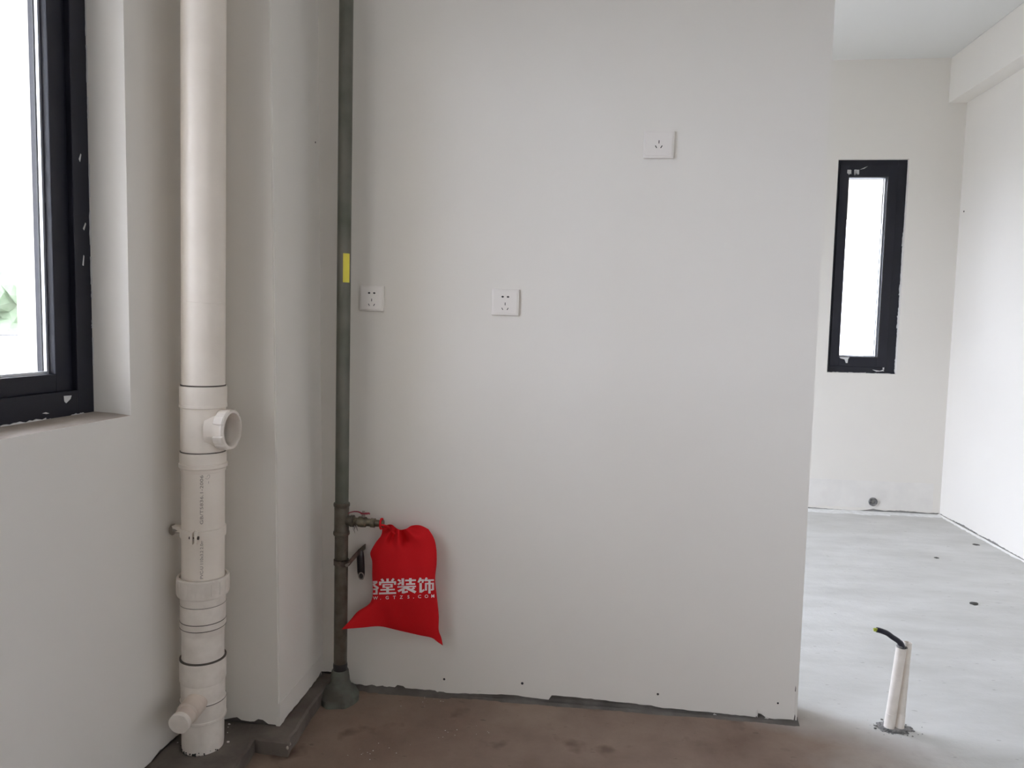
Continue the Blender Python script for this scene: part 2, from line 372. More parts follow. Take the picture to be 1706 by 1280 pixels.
# chipped corner of the partition
bm = bmesh.new()
for (px, py, w_, h_) in ((1325.5, 1148, 1.0, 5), (1324, 1196, 1.6, 6), (1321, 1203, 4, 3)):
    c = at(px, py, PY-.0006)
    sliver(bm, [(c.x-w_*.0018, c.y, c.z-h_*.0016), (c.x+w_*.0007, c.y, c.z-h_*.0018), (c.x+w_*.0009, c.y, c.z+h_*.0008), (c.x-w_*.0004, c.y, c.z+h_*.0019)], (0, -1, 0), .0006)
obj('corner_chip', bm, M['concrete'], pa)
bm = bmesh.new()  # scraped loose flake beside the pipe and along the foot
for (px, py, w_, h_) in ((589, 1144, 3, 9), (1261, 1189, 1.5, 7), (1277, 1196, 4, 2), (760+38, 1151, 5, 1.2), (1190, 1192, 4, 4)):
    c = at(px, py, PY-.001)
    sliver(bm, [(c.x-w_*.0016, c.y, c.z-h_*.001), (c.x+w_*.0012, c.y, c.z-h_*.0018), (c.x+w_*.0019, c.y-.001, c.z+h_*.0005), (c.x-w_*.0003, c.y-.002, c.z+h_*.0019)], (0, -1, 0), .0015)
obj('plaster_flake', bm, M['chip'], pa)

# --- back wall of the far room, slit window opening
bm = bmesh.new()
box(bm, LX, W2X0, BY, BY+.22, .05, CZ); box(bm, W2X1, RX+.2, BY, BY+.22, .05, CZ); box(bm, W2X0, W2X1, BY, BY+.22, .05, W2Z0); box(bm, W2X0, W2X1, BY, BY+.22, W2Z1, CZ)
pr = [(LX, .015), (1.3, .015)]
for (px, py) in ((1345, 845), (1380, 848), (1410, 850), (1420, 852), (1440, 850), (1455, 848), (1470, 851), (1500, 851), (1525, 853), (1545, 855), (1562, 855)):
    p = at(px, py, BY); pr.append((p.x, p.z))
pr.append((RX, .01))
ragged((0, BY, 0), (1, 0, 0), (0, -1, 0), pr, .05, .008, jitter=.0015, bm=bm)
bw = struct(obj('wall_back', bm, M['paint']), 'pale far wall with the slit window')
obj('concrete_base', B(LX, RX, BY+.008, BY+.2, 0, .05), M['cement_grey'], bw)
bm = bmesh.new()  # rougher band of putty at the foot of the far wall
t0 = at(1347, 797, BY).z
ragged((0, BY-.0022, 0), (1, 0, 0), (0, -1, 0), [(LX, .03), (1.45, .028), (1.9, .025), (2.3, .02)], t0, .002, jitter=.003, bm=bm)
obj('putty_band', bm, M['scuffed_paint'], bw)
p = at(1454, 836, BY)
sp_ = obj('pipe_stub', lathe([(0, .004), (.014, .004), (.016, .011), (.026, .012), (.029, .008), (.030, 0)], 20, (p.x, BY-.003, p.z), (0, -1, 0)), M['dark_rubble'], bw, smooth=True)
sp_['label'] = 'grey cement-filled pipe mouth low in the far wall'
bm = bmesh.new()  # white slurry line on the floor along the far wall
rows = []
for i in range(90):
    x = 1.25 + i*(RX-1.25)/89; d = .095+.03*noise.noise(Vector((x*9, 0, 0)))+.012*noise.noise(Vector((x*40, 1, 0)))
    if x > 2.0: d *= .8
    rows.append([bm.verts.new((x, BY+.006, .004)), bm.verts.new((x, BY-d*.6, .004)), bm.verts.new((x, BY-d, .0003))])
for a, b in zip(rows, rows[1:]):
    bm.faces.new((a[0], a[1], b[1], b[0])); bm.faces.new((a[1], a[2], b[2], b[1]))
bmesh.ops.recalc_face_normals(bm, faces=bm.faces[:]); obj('putty_slurry', bm, M['slurry'], bw)

# --- right wall and the wall behind the camera
bm = bmesh.new(); box(bm, RX, RX+.2, RY, W3Y0, .04, CZ); box(bm, RX, RX+.2, W3Y1, BY, .04, CZ); box(bm, RX, RX+.2, W3Y0, W3Y1, .04, W3Z0); box(bm, RX, RX+.2, W3Y0, W3Y1, W3Z1, CZ)
pr = [(0, .012), (3.9-RY, .012), (4.1-RY, .015), (4.4-RY, .010), (4.6-RY, .018), (4.75-RY, .012), (4.95-RY, .02), (5.1-RY, .012), (BY-RY, .012)]
ragged((RX, RY, 0), (0, 1, 0), (-1, 0, 0), pr, .04, .008, jitter=.003, bm=bm)
rw = struct(obj('wall_right', bm, M['paint']), 'bright white wall on the right')
obj('concrete_base', B(RX+.008, RX+.2, RY, BY, 0, .04), M['cement_grey'], rw)
p = atx(1601, 354, RX); obj('drill_hole', lathe([(0, 0), (.006, 0), (.006, -.001)], 10, (RX-.001, p.y-.04, p.z), (-1, 0, 0)), M['hole'], rw)
bm = bmesh.new()   # crumbly putty lip along the right wall's foot
rows = []
for i in range(160):
    y = 3.2 + i*(BY-3.2)/159; d = .018+.02*noise.noise(Vector((y*6, 3, 0)))+.012*noise.noise(Vector((y*30, 1, 0)))
    d = max(d, .002); rows.append([bm.verts.new((RX+.006, y, .006)), bm.verts.new((RX-d*.5, y, .006+.2*d)), bm.verts.new((RX-d, y, .0002))])
for a, b in zip(rows, rows[1:]):
    bm.faces.new((a[0], a[1], b[1], b[0])); bm.faces.new((a[1], a[2], b[2], b[1]))
bmesh.ops.recalc_face_normals(bm, faces=bm.faces[:]); obj('putty_slurry', bm, M['scuffed_paint'], rw)
bm = bmesh.new(); box(bm, LX-WT, D2X0, RY-.2, RY, 0, CZ); box(bm, D2X1, RX+.2, RY-.2, RY, 0, CZ); box(bm, D2X0, D2X1, RY-.2, RY, D2Z, CZ); box(bm, D2X0, D2X1, RY-.2, RY, 0, D2Z0)
struct(obj('wall_rear', bm, M['paint']), 'white wall behind the viewpoint')

# --- cement kerb wrapping the corner
def prism_xy(outline, z0, z1, jit=.0045, step=.012, inset=.007):
    bm = bmesh.new(); pts = []
    for (a, b) in zip(outline, outline[1:]+outline[:1]):
        a, b = Vector(a), Vector(b); k = max(1, int((b-a).length/step))
        for i in range(k):
            p = a.lerp(b, i/k); n_ = noise.noise(Vector((p.x*25, p.y*25, 0)))
            pts.append(p + Vector((n_, noise.noise(Vector((p.x*25, p.y*25, 5)))))*jit)
    lo = [bm.verts.new((p.x, p.y, z0)) for p in pts]
    hi = [bm.verts.new((p.x, p.y, z1-.004)) for p in pts]
    n = len(pts)
    for i in range(n): bm.faces.new((lo[i], lo[(i+1) % n], hi[(i+1) % n], hi[i]))
    top = bm.faces.new(hi); bmesh.ops.recalc_face_normals(bm, faces=bm.faces[:])
    r = bmesh.ops.inset_individual(bm, faces=[top], thickness=inset, depth=0)
    for v in top.verts: v.co.z = z1 + .0015*noise.noise(v.co*18)
    bmesh.ops.triangulate(bm, faces=[top])
    return bm
kerb = prism_xy([(-1.16, -1.5), (-.90, -1.5), (-.905, .8), (-.925, 1.77), (-.934, 1.912), (-.90, 1.905), (-.835, 1.900), (-.846, 2.1), (-.852, 2.324), (-.899, 2.324), (-.899, 1.989), (-1.16, 1.989)], -.005, .042)
struct(obj('trim_1', kerb, M['kerb'], smooth=True), 'low grey cement kerb around the column and under the drain pipe')
bm = bmesh.new()   # flakes on the kerb edge corner
for (px, py, s) in ((479, 1246, .004), (483, 1240, .004), (425, 1227, .0035)):
    c = atz(px, py, .03); blob(bm, c, s, 1.6, px)
o = obj('kerb_flake', bm, M['shaded_sill'], bpy.data.objects['trim_1'])

# ================================================================ WINDOWS
def win_frame_x(root, x0, x1, y0, y1, z0, z1, w, name, m=None, bevel=.002):
    """rectangular frame in the plane of the left wall; w=(w_y0, w_y1, w_z0, w_z1) member widths"""
    bm = bmesh.new(); a, b, c, d = w
    box(bm, x0, x1, y0, y0+a, z0, z1, bevel); box(bm, x0, x1, y1-b, y1, z0, z1, bevel); box(bm, x0, x1, y0+a, y1-b, z0, z0+c, bevel); box(bm, x0, x1, y0+a, y1-b, z1-d, z1, bevel)
    return obj(name, bm, m or M['frame'], root)
wd = struct(thing('window_1', 'black-framed kitchen window at the left edge with a deep white reveal', None, (LX-.1, (W1Y0+W1Y1)/2, SZ)))
del_loc = wd.location.copy()
wd.location = (0, 0, 0)
win_frame_x(wd, -1.320, -1.250, W1Y0, W1Y1, SZ, W1Z, (.056, .056, .061, .056), 'window_frame')
ymid = .76
for (a, b) in ((W1Y0+.056, ymid), (ymid, W1Y1-.056)):
    sash = win_frame_x(wd, -1.312, -1.264, a, b, SZ+.061, W1Z-.056, (.054, .054, .042, .05), 'sash')
    ya, yb, za, zb2 = a+.054, b-.054, SZ+.061+.042, W1Z-.106
    bm = bmesh.new(); box(bm, -1.2815, -1.2785, ya-.01, yb+.01, za-.01, zb2+.01); box(bm, -1.2925, -1.2895, ya-.01, yb+.01, za-.01, zb2+.01); obj('glass_pane', bm, M['glass'], sash)
    win_frame_x(sash, -1.2890, -1.2820, ya-.010, yb+.010, za-.010, zb2+.010, (.0165,)*4, 'spacer_bar', M['spacer'], 0)
    win_frame_x(sash, -1.2950, -1.2928, ya-.012, yb+.012, za-.012, zb2+.012, (.0185, .0185, .013, .0185), 'gasket', M['gasket'], 0)
bm = bmesh.new()   # plaster smears on the frame
def sm1(pts):
    sliver(bm, [atx(px, py, -1.2498) for px, py in pts], (1, 0, 0), .0008)
sm1([(106, 660), (119, 659), (117, 665), (110, 672), (107, 669)])
sm1([(70, 689), (76, 687), (82, 689), (77, 690)])
sm1([(131, 265), (134, 256), (135, 258), (133, 270)]); sm1([(138, 381), (142, 371), (143, 373), (140, 384)]); sm1([(137, 442), (139, 425), (140, 427), (139, 443)])
obj('plaster_smear', bm, M['smear'], wd)
bm = bmesh.new()   # broken putty line where frame meets reveal and sill
zz = SZ+.05
while zz < W1Z-.05:
    L_ = random.uniform(.02, .09)
    if random.random() < .62:
        wv = random.uniform(.0015, .0045)
        k = 6; pts = [(-1.2499, W1Y1-.0005, zz+L_*i/k) for i in range(k+1)] + [(-1.2499, W1Y1-wv*random.uniform(.3, 1), zz+L_*i/k) for i in range(k, -1, -1)]
        sliver(bm, pts, (1, 0, 0), .003)
    zz += L_ + random.uniform(0, .04)
for (a, b, wv) in ((0, 76, .006), (78, 84, .002), (118, 141, .0045)):
    k = 14; P0 = [atx(a+(b-a)*i/k, 0, -1.2499).y for i in range(k+1)]
    P0 = [atx(a+(b-a)*i/k, 712-(a+(b-a)*i/k)*.142, -1.2499).y for i in range(k+1)]
    pts = [(-1.2499, y, SZ+.001) for y in P0] + [(-1.2499, y, SZ+.001+wv*random.uniform(.4, 1.2)) for y in P0[::-1]]
    sliver(bm, pts, (1, 0, 0), .002)
obj('putty_bead', bm, M['smear'], wd)

# slit window
wd = struct(thing('window_2', 'narrow black-framed slit window in the far wall', None))
def win_frame_y(root, y0, y1, x0, x1, z0, z1, w, name, m=None, bevel=.002):
    bm = bmesh.new(); a, b, c, d = w
    box(bm, x0, x0+a, y0, y1, z0, z1, bevel); box(bm, x1-b, x1, y0, y1, z0, z1, bevel); box(bm, x0+a, x1-b, y0, y1, z0, z0+c, bevel); box(bm, x0+a, x1-b, y0, y1, z1-d, z1, bevel)
    return obj(name, bm, m or M['frame'], root)
FY = BY+.026
win_frame_y(wd, FY, FY+.07, W2X0, W2X1, W2Z0, W2Z1, (.020, .060, .045, .040), 'window_frame')
sx0, sx1, sz0, sz1 = W2X0+.020, W2X1-.060, W2Z0+.045, W2Z1-.040
sash = win_frame_y(wd, FY-.008, FY+.05, sx0, sx1, sz0, sz1, (.060, .064, .068, .076), 'sash')
ga, gb, gc, gd = sx0+.060, sx1-.064, sz0+.068, sz1-.076
bm = bmesh.new(); box(bm, ga-.01, gb+.01, FY+.014, FY+.017, gc-.01, gd+.01); box(bm, ga-.01, gb+.01, FY+.034, FY+.037, gc-.01, gd+.01); obj('glass_pane', bm, M['glass'], sash)
win_frame_y(sash, FY+.0175, FY+.0335, ga-.01, gb+.01, gc-.01, gd+.01, (.012, .018, .014, .012), 'spacer_bar', M['spacer'], 0)
win_frame_y(sash, FY+.0375, FY+.040, ga-.01, gb+.01, gc-.01, gd+.01, (.014, .021, .017, .014), 'gasket', M['gasket'], 0)
win_frame_y(sash, FY-.010, FY-.0075, ga-.006, gb+.006, gc-.006, gd+.006, (.0055,)*4, 'glazing_bead', M['gasket'], 0)
bm = bmesh.new()
def sm2(pts, y=None): sliver(bm, [at(px, py, y or FY-.0086) for px, py in pts], (0, -1, 0), .0012)
sm2([(1398, 594.5), (1416, 595), (1413, 598), (1412, 605), (1409, 605), (1407, 599), (1400, 597)])
for i in range(16):
    x_ = 1411+random.uniform(0, 20); sm2([(x_, 284+random.uniform(-2, 1)), (x_+1.2, 283), (x_+.6+random.uniform(-.5, .5), 290+random.uniform(-2, 3)), (x_-.3, 289)])
sm2([(1432, 283), (1441, 279), (1446, 277), (1440, 281)])
sm2([(1453, 616), (1466, 618), (1471, 616), (1473, 618.5), (1460, 619.5)], FY-.0006); sm2([(1470, 613), (1473, 612), (1473, 616), (1471, 616)], FY-.0006)
obj('plaster_smear', bm, M['smear'], wd)
bm = bmesh.new()
zz = W2Z0+.01
while zz < W2Z1-.02:   # crumbly putty between frame and right reveal
    L_ = random.uniform(.03, .10); wv = random.uniform(.002, .012) if zz < 1.9 else random.uniform(.001, .003); k = 5
    pts = [(W2X1+.001, FY-.0005, zz+L_*i/k) for i in range(k+1)] + [(W2X1-wv*random.uniform(.4, 1), FY-.0005, zz+L_*i/k) for i in range(k, -1, -1)]
    sliver(bm, pts, (0, -1, 0), .004); zz += L_
xx = W2X0
while xx < W2X1-.03:
    L_ = random.uniform(.03, .08); wv = random.uniform(.002, .006); k = 4
    pts = [(xx+L_*i/k, FY-.0005, W2Z0-.001) for i in range(k+1)] + [(xx+L_*i/k, FY-.0005, W2Z0+wv*random.uniform(.3, 1)) for i in range(k, -1, -1)]
    sliver(bm, pts, (0, -1, 0), .004); xx += L_
obj('putty_bead', bm, M['smear'], wd)

# unseen balcony door behind the partition, added where the cast shadows point
wd = struct(thing('door_1', 'unseen black-framed glazed balcony door, added where the far-room shadows point', None))
win_frame_x(wd, -1.325, -1.250, D1Y0, D1Y1, .02, D1Z, (.05, .05, .05, .05), 'door_frame')
for (a, b, xo) in ((D1Y0+.05, (D1Y0+D1Y1)/2+.03, 0), ((D1Y0+D1Y1)/2-.03, D1Y1-.05, .032)):
    s_ = win_frame_x(wd, -1.286-xo, -1.256-xo, a, b, .07, D1Z-.05, (.06, .06, .08, .06), 'door_panel')
    obj('glass_pane', B(-1.273-xo, -1.269-xo, a+.06, b-.06, .15, D1Z-.11), M['glass'], s_)

wd = struct(thing('added_window_4', 'unseen black-framed window added behind the viewpoint for its light', None))  # added opening behind the camera, lets in fill daylight
win_frame_y(wd, RY-.14, RY-.07, D2X0, D2X1, D2Z0, D2Z, (.05, .05, .05, .05), 'window_frame')
for (a, b, yo) in ((D2X0+.05, (D2X0+D2X1)/2+.03, 0), ((D2X0+D2X1)/2-.03, D2X1-.05, .032)):
    s_ = win_frame_y(wd, RY-.106+yo, RY-.076+yo, a, b, D2Z0+.05, D2Z-.05, (.05, .05, .05, .05), 'sash')
    obj('glass_pane', B(a+.05, b-.05, RY-.093+yo, RY-.089+yo, D2Z0+.1, D2Z-.10), M['glass'], s_)

wd = struct(thing('added_window_3', 'unseen black-framed window added in the right wall for its light', None))  # added opening, brightens the column side and left wall from the right
win_frame_x(wd, RX+.09, RX+.15, W3Y0, W3Y1, W3Z0, W3Z1, (.05,)*4, 'window_frame')
ym = (W3Y0+W3Y1)/2
for (a, b) in ((W3Y0+.05, ym), (ym, W3Y1-.05)):
    s_ = win_frame_x(wd, RX+.095, RX+.145, a, b, W3Z0+.05, W3Z1-.05, (.05,)*4, 'sash')
    obj('glass_pane', B(RX+.118, RX+.122, a+.05, b-.05, W3Z0+.1, W3Z1-.1), M['glass'], s_)

# ================================================================ OUTSIDE
struct(obj('reflector', B(-12, 16, -13, -12, -.2, 9), M['beige']), 'beige facade added unseen behind the viewpoint to warm the light')  # added out of view; its beige bounce warms the rear light
struct(obj('sky_block_slab', B(-2.15, -1.402, -5, 2.75, 2.50, 2.65), M['beige']), 'unseen slab added over the left windows to cut steep skylight')  # added out of view to block steep sky above the kitchen window
struct(obj('pavement', B(-60, 60, -60, 60, -.35, -.2), M['pave']), 'pale paving outside the windows')
struct(obj('fin_wall', B(-2.22, -1.402, 2.60, 2.80, -.2, 4.2), M['beige']), 'beige rendered fin wall outside the kitchen window')
struct(obj('eave_slab', B(0, 4, 6.25, 7.6, 2.33, 2.5), M['tan']), 'cream soffit outside the slit window')
bm = bmesh.new()
for i in range(90):
    t = random.random(); c = Vector((-15.0+5*t+random.uniform(-.4, .4), 13.4+random.uniform(-.5, .5)+1.8*t, random.uniform(0, 2.1)))
    blob(bm, c, random.uniform(.35, .6), .9, i, 2)
tag(obj('hedge', bm, M['leaf'], smooth=False), 'washed-out green hedge seen through the kitchen window', 'hedge')
t = thing('utility_box', 'small grey box on the paving outside the kitchen window', 'utility box', (-9.55, 10.95, -.2))
obj('box_body', B(-.16, .16, -.14, .14, 0, 1.12, bevel=.02), M['greybox'], t); obj('box_lid', B(-.18, .18, -.16, .16, 1.12, 1.17, bevel=.01), M['greybox'], t)

# ================================================================ DRAIN PIPE
TILT = .012
dp = thing('drain_pipe', 'thick white plastic drain stack with tee fittings in the left corner', 'drain pipe', (-1.060, 1.857, .036), (0, TILT, 0))
def zl(z): return z-.036
def L(prof, m, name, par=dp, seg=64): return obj(name, lathe([(r, zl(z)) for r, z in prof], seg), m, par, smooth=True)
R = .055
L([(0, 1.02), (R, 1.02), (R, 1.2640), (R, 1.2650), (R-.0006, 1.2655), (R-.0006, 1.2665), (R, 1.2670), (R, 1.268), (R, CZ), (0, CZ)], M['pvc'], 'upper_pipe')
# tee: body, sockets and the side opening
tee = L([(R, 1.047), (R+.0045, 1.0455), (R+.005, 1.043), (R+.0045, .998), (R+.0055, .996), (R+.0055, .990), (R+.002, .988), *[(R+.0018, .984-.003*i) for i in range(1, 36)], (R+.001, .872),
         (R+.0025, .870), (R+.0042, .868), (R+.004, .840), (R+.0065, .838), (R+.0065, .829), (R+.003, .826), (R+.002, .818), (R, .817)], M['pvc'], 'tee_fitting', seg=128)
tm = bmesh.new(); tm.from_mesh(tee.data)
bmesh.ops.delete(tm, geom=[f for f in tm.faces if f.calc_center_median().x > 0 and math.hypot(f.calc_center_median().y, f.calc_center_median().z-zl(.931)) < .0425], context='FACES')
tm.to_mesh(tee.data); tm.free()
zc = zl(.931)
o = obj('branch_neck', lathe([(.056, .030), (.050, .048), (.0485, .056), (.0485, .075), (.044, .075)], 48, (0, 0, zc), (1, 0, 0)), M['pvc'], tee, smooth=True)
bm = bmesh.new()
seg = 96; xi = .052; xo = .082
rings = []
for i in range(seg):
    a = 2*PI*i/seg; k = (i+5) % 24; notch = k < 9
    step = k in (15, 16)
    ro = .0535 if notch else (.0545 if step else .0565); e = 0
    c, s = math.cos(a), math.sin(a); xi = .073 if notch else .054
    rings.append([bm.verts.new((x_, r_*c, zc+r_*s)) for x_, r_ in ((xi, .046), (xi, ro-.001), (xi+.0015, ro), (xo+e-.004, ro), (xo+e, ro-.003), (xo+.001, .0505), (xo+.001, .0455), (xo-.002, .0440), (xo-.012, .0430), (.045, .0430), (.038, .0428))])
for i in range(seg):
    a, b = rings[i], rings[(i+1) % seg]
    for k in range(len(a)-1): bm.faces.new((a[k], a[k+1], b[k+1], b[k]))
bmesh.ops.recalc_face_normals(bm, faces=bm.faces[:]); obj('cleanout_ring', bm, M['pvc_dirty'], tee, smooth=True)
L([(0, .46), (R, .46), (R, .83), (0, .83)], M['pvc'], 'middle_pipe')
L([(R+.0002, 1.0500), (R+.0018, 1.0498), (R+.0018, 1.0462), (R+.0002, 1.046)], M['pvc_seam'], 'joint_seam')
L([(R+.001, .8722), (R+.0032, .8718), (R+.0032, .8695), (R+.001, .8690)], M['pvc_seam'], 'joint_seam')
# expansion socket, then lower fittings
ex = L([(R+.0015, .520), (.0600, .520), (.0605, .529), (.0660, .5285), (.0675, .525), (.0670, .482), (.0650, .477), (.0590, .474), (.0580, .455), (.0575, .4535), (.0583, .4525),
        (.0583, .408), (.0572, .4065), (.0585, .4055), (.0590, .391), (.0578, .3885), (.0570, .3875), (.0555, .372), (R, .371)], M['pvc_dirty'], 'expansion_socket')
bm = bmesh.new()
for i in range(18):
    a = 2*PI*i/18; box(bm, .0665, .0682, -.0035, .0035, zl(.487), zl(.520)); vs = bm.verts[-8:]
    bmesh.ops.rotate(bm, verts=vs, cent=(0, 0, 0), matrix=Matrix.Rotation(a, 3, 'Z'))
o = obj('grip_rib', bm, M['pvc_dirty'], ex); o['kind'] = 'stuff'
L([(.0586, .4536), (.0590, .4530), (.0586, .4522)], M['pvc_seam'], 'joint_seam'); L([(.0584, .4078), (.0590, .4066), (.0586, .4056)], M['pvc_seam'], 'joint_seam'); L([(.0582, .3898), (.0592, .3886), (.0578, .3874)], M['pvc_seam'], 'joint_seam')
L([(0, .25), (R, .25), (R, .40), (0, .40)], M['pvc_dirty'], 'lower_pipe')
lf = L([(R, .299), (.0600, .298), (.0605, .295), (.0602, .240), (.0590, .2355), (.0575, .234), (.0570, .185), (.0590, .183), (.0603, .1815), (.0600, .137), (.0612, .135), (.0612, .1290), (.058, .1275), (R, .126)], M['pvc_dirty'], 'branch_fitting')
L([(R+.0004, .3010), (.0602, .3008), (.0602, .2972), (R+.0004, .297)], M['pvc_seam'], 'joint_seam')
L([(.0602, .1830), (.0608, .1818), (.0602, .1806)], M['pvc_seam'], 'joint_seam'); L([(.0603, .1300), (.0614, .1290), (.0590, .1280)], M['pvc_seam'], 'joint_seam')
zs_ = zl(.195); dr = Vector((.06, -1, -.10)).normalized()
o = obj('branch_stub', lathe([(.0315, .02), (.0300, .055), (.0290, .066), (.0300, .067), (.0300, .098), (.0270, .100), (.0255, .101), (.0255, .135), (.0245, .139), (0, .139)], 40, (0.004, 0, zs_), dr), M['pvc_stub'], lf, smooth=True)
obj('stub_cap', lathe([(.0268, .128), (.0275, .130), (.0275, .1405), (.0262, .142), (0, .142)], 40, (0.004, 0, zs_), dr), M['pvc_dirty'], lf, smooth=True)
bp_ = L([(0, .030), (.054, .030), (.0535, .040), (.0548, .055), (R, .075), (R, .16), (0, .16)], M['pvc_dirty'], 'bottom_pipe')
bm = bmesh.new()
for i in range(26):
    a = -PI/2 + random.uniform(-1.5, 1.5); r_ = .0555; blob(bm, (r_*math.cos(a), r_*math.sin(a), random.uniform(.002, .016)), random.uniform(.001, .003), 1.2, i, 1)
o = obj('cement_spatter', bm, M['darkchip'], bp_); o['kind'] = 'stuff'

# printed line up the pipe
def text_mesh(body, size, font=None, extr=0, offset=0, spacing=1):
    c = bpy.data.curves.new('t', 'FONT'); c.body = body; c.size = size; c.offset = offset; c.space_character = spacing; c.resolution_u = 3
    o = bpy.data.objects.new('t', c); COL.objects.link(o)
    dg = bpy.context.evaluated_depsgraph_get(); me = bpy.data.meshes.new_from_object(o.evaluated_get(dg))
    bpy.data.objects.remove(o); bm = bmesh.new(); bm.from_mesh(me); bpy.data.meshes.remove(me); return bm
def spline2(p):
    return [(v.x, v.y) for v in spline([(a, b, 0) for a, b in p], 5)]
def wrap_on_pipe(bm, ang, zbase, r):
    for v in bm.verts:
        s = v.co.y; u = v.co.x; a = ang - s/r
        v.co = Vector((r*math.cos(a), r*math.sin(a), zbase+u))
    return bm
va = math.atan2(-.87, .49)
bm = text_mesh('GB/T5836.1-2006', .0112, spacing=1.05, offset=.00012)
W_ = max(v.co.x for v in bm.verts)
for v in bm.verts: v.co.x *= .132/W_
pt = obj('pipe_print', wrap_on_pipe(bm, va-.005, zl(.682), R+.0004), M['ink'], dp)
bm = text_mesh('PVC-U 110x3.2 2.0m', .0105, spacing=1.0, offset=.00012)
W_ = max(v.co.x for v in bm.verts)
for v in bm.verts: v.co.x *= .105/W_
obj('pipe_print', wrap_on_pipe(bm, va-.005, zl(.534), R+.0004), M['ink'], dp)
bm = bmesh.new()   # faint pencil scribble beside the print
tube([((R+.0002)*math.cos(va+.10+u*.016), (R+.0002)*math.sin(va+.10+u*.016), zl(.806)+v*.0045) for u, v in spline2([(0, 0), (4, -.6), (8, -.4), (11, .3), (11.5, 1.3), (9.5, 1.8), (6, 1.4), (4, .4)])], .0004, 5, bm)
tube([((R+.0002)*math.cos(va+.24), (R+.0002)*math.sin(va+.24), zl(z_)) for z_ in (.797, .794, .791)], .0005, 5, bm)
obj('pencil_mark', bm, M['ink'], dp)

# clamp with its arm into the wall: moves with the pipe
cl = obj('pipe_clamp', lathe([(R+.0006, .0), (R+.0035, .0008), (R+.004, .013), (R+.0035, .0252), (R+.0006, .026), (R+.0006, .0)], 64, (0, 0, zl(.638))), M['pvc'], dp, smooth=True)
fa = va - .33
for k, (da, w_) in enumerate(((-.10, .004), (.06, .004))):
    bm = B(R-.002, R+.017, -.003, .003, zl(.632), zl(.666), bevel=.001); bmesh.ops.rotate(bm, verts=bm.verts, cent=(0, 0, 0), matrix=Matrix.Rotation(fa+da, 3, 'Z')); obj('clamp_ear', bm, M['pvc'], cl)
ca, sa = math.cos(fa), math.sin(fa); T = Vector((-sa, ca, 0))
c0 = Vector((ca*(R+.010), sa*(R+.010), zl(.649)))
bm = lathe([(0, -.014), (.0034, -.014), (.0042, -.008), (.0020, -.008), (.0020, .008), (.0048, .008), (.0048, .011), (0, .0112)], 12, c0, T); obj('clamp_bolt', bm, M['rust'], cl, smooth=True)
bm = B(-.092, -R-.001, -.009, .009, zl(.643), zl(.660), bevel=.0015); obj('clamp_arm', bm, M['pvc_dirty'], cl)
bm = lathe([(0, 0), (.015, 0), (.016, .004), (.0105, .007), (.009, .022), (.0065, .022), (.0065, .030), (0, .030)], 16, (-.0905, 0, zl(.648)), (1, 0, 0)); obj('wall_anchor', bm, M['steel'], cl, smooth=True)

# ================================================================ GAS PIPE
gp = thing('gas_pipe', 'slim grey-green steel riser standing in the corner of the partition', 'pipe', (-.8035, 2.24, 0), (0, .0053, 0))
def G(prof, m, name, par=gp, seg=40): return obj(name, lathe(prof, seg), m, par, smooth=True)
r = .0212
G([(0, .625), (r, .625), (r, CZ), (0, CZ)], M['galv'], 'upper_pipe')
tee = G([(r, .651), (.0245, .650), (.0262, .646), (.0258, .640), (.0235, .636), (.0232, .618), (.0232, .570), (.0236, .560), (.0258, .556), (.0262, .549), (.0245, .545), (r, .543)], M['galv_grease'], 'tee_fitting')
G([(0, .08), (r, .08), (r, .56), (0, .56)], M['galv_grease'], 'lower_pipe')
obj('tee_branch', lathe([(.0165, .014), (.0165, .030), (.0190, .031), (.0190, .040), (.013, .041), (.0, .041)], 28, (0, 0, .592), (1, 0, 0)), M['galv_grease'], tee, smooth=True)
# yellow gas label wrapped on the pipe
bm = bmesh.new(); rows = []
for i in range(9):
    a = -PI/2 + R_(12) + R_(58)*i/8; rr = r+.0006
    rows.append([bm.verts.new((rr*math.cos(a), rr*math.sin(a), 1.347)), bm.verts.new((rr*math.cos(a), rr*math.sin(a), 1.436))])
for a, b in zip(rows, rows[1:]): bm.faces.new((a[0], b[0], b[1], a[1]))
o = obj('gas_label', bm, M['yellow'], gp); o['label'] = 'yellow rectangular sticker'
G([(.0216, .088), (.0226, .090), (.0232, .098), (.0224, .106), (.0230, .114), (.0220, .121), (.0216, .122)], M['black_tape'], 'tape_wrap')
bm = lathe([(.0245, .100), (.027, .096), (.029, .080), (.030, .060), (.036, .046), (.052, .034), (.060, .018), (.062, 0)], 40)
lathe([(.0, .094), (.0245, .100)], 40, bm=bm)
for v in bm.verts: 
    k = 1+.10*noise.noise(v.co*32); v.co.x *= k; v.co.y = v.co.y*k - max(0, (.05-v.co.z))*.15
o = obj('cement_collar', bm, M['cement_green'], gp, smooth=True)
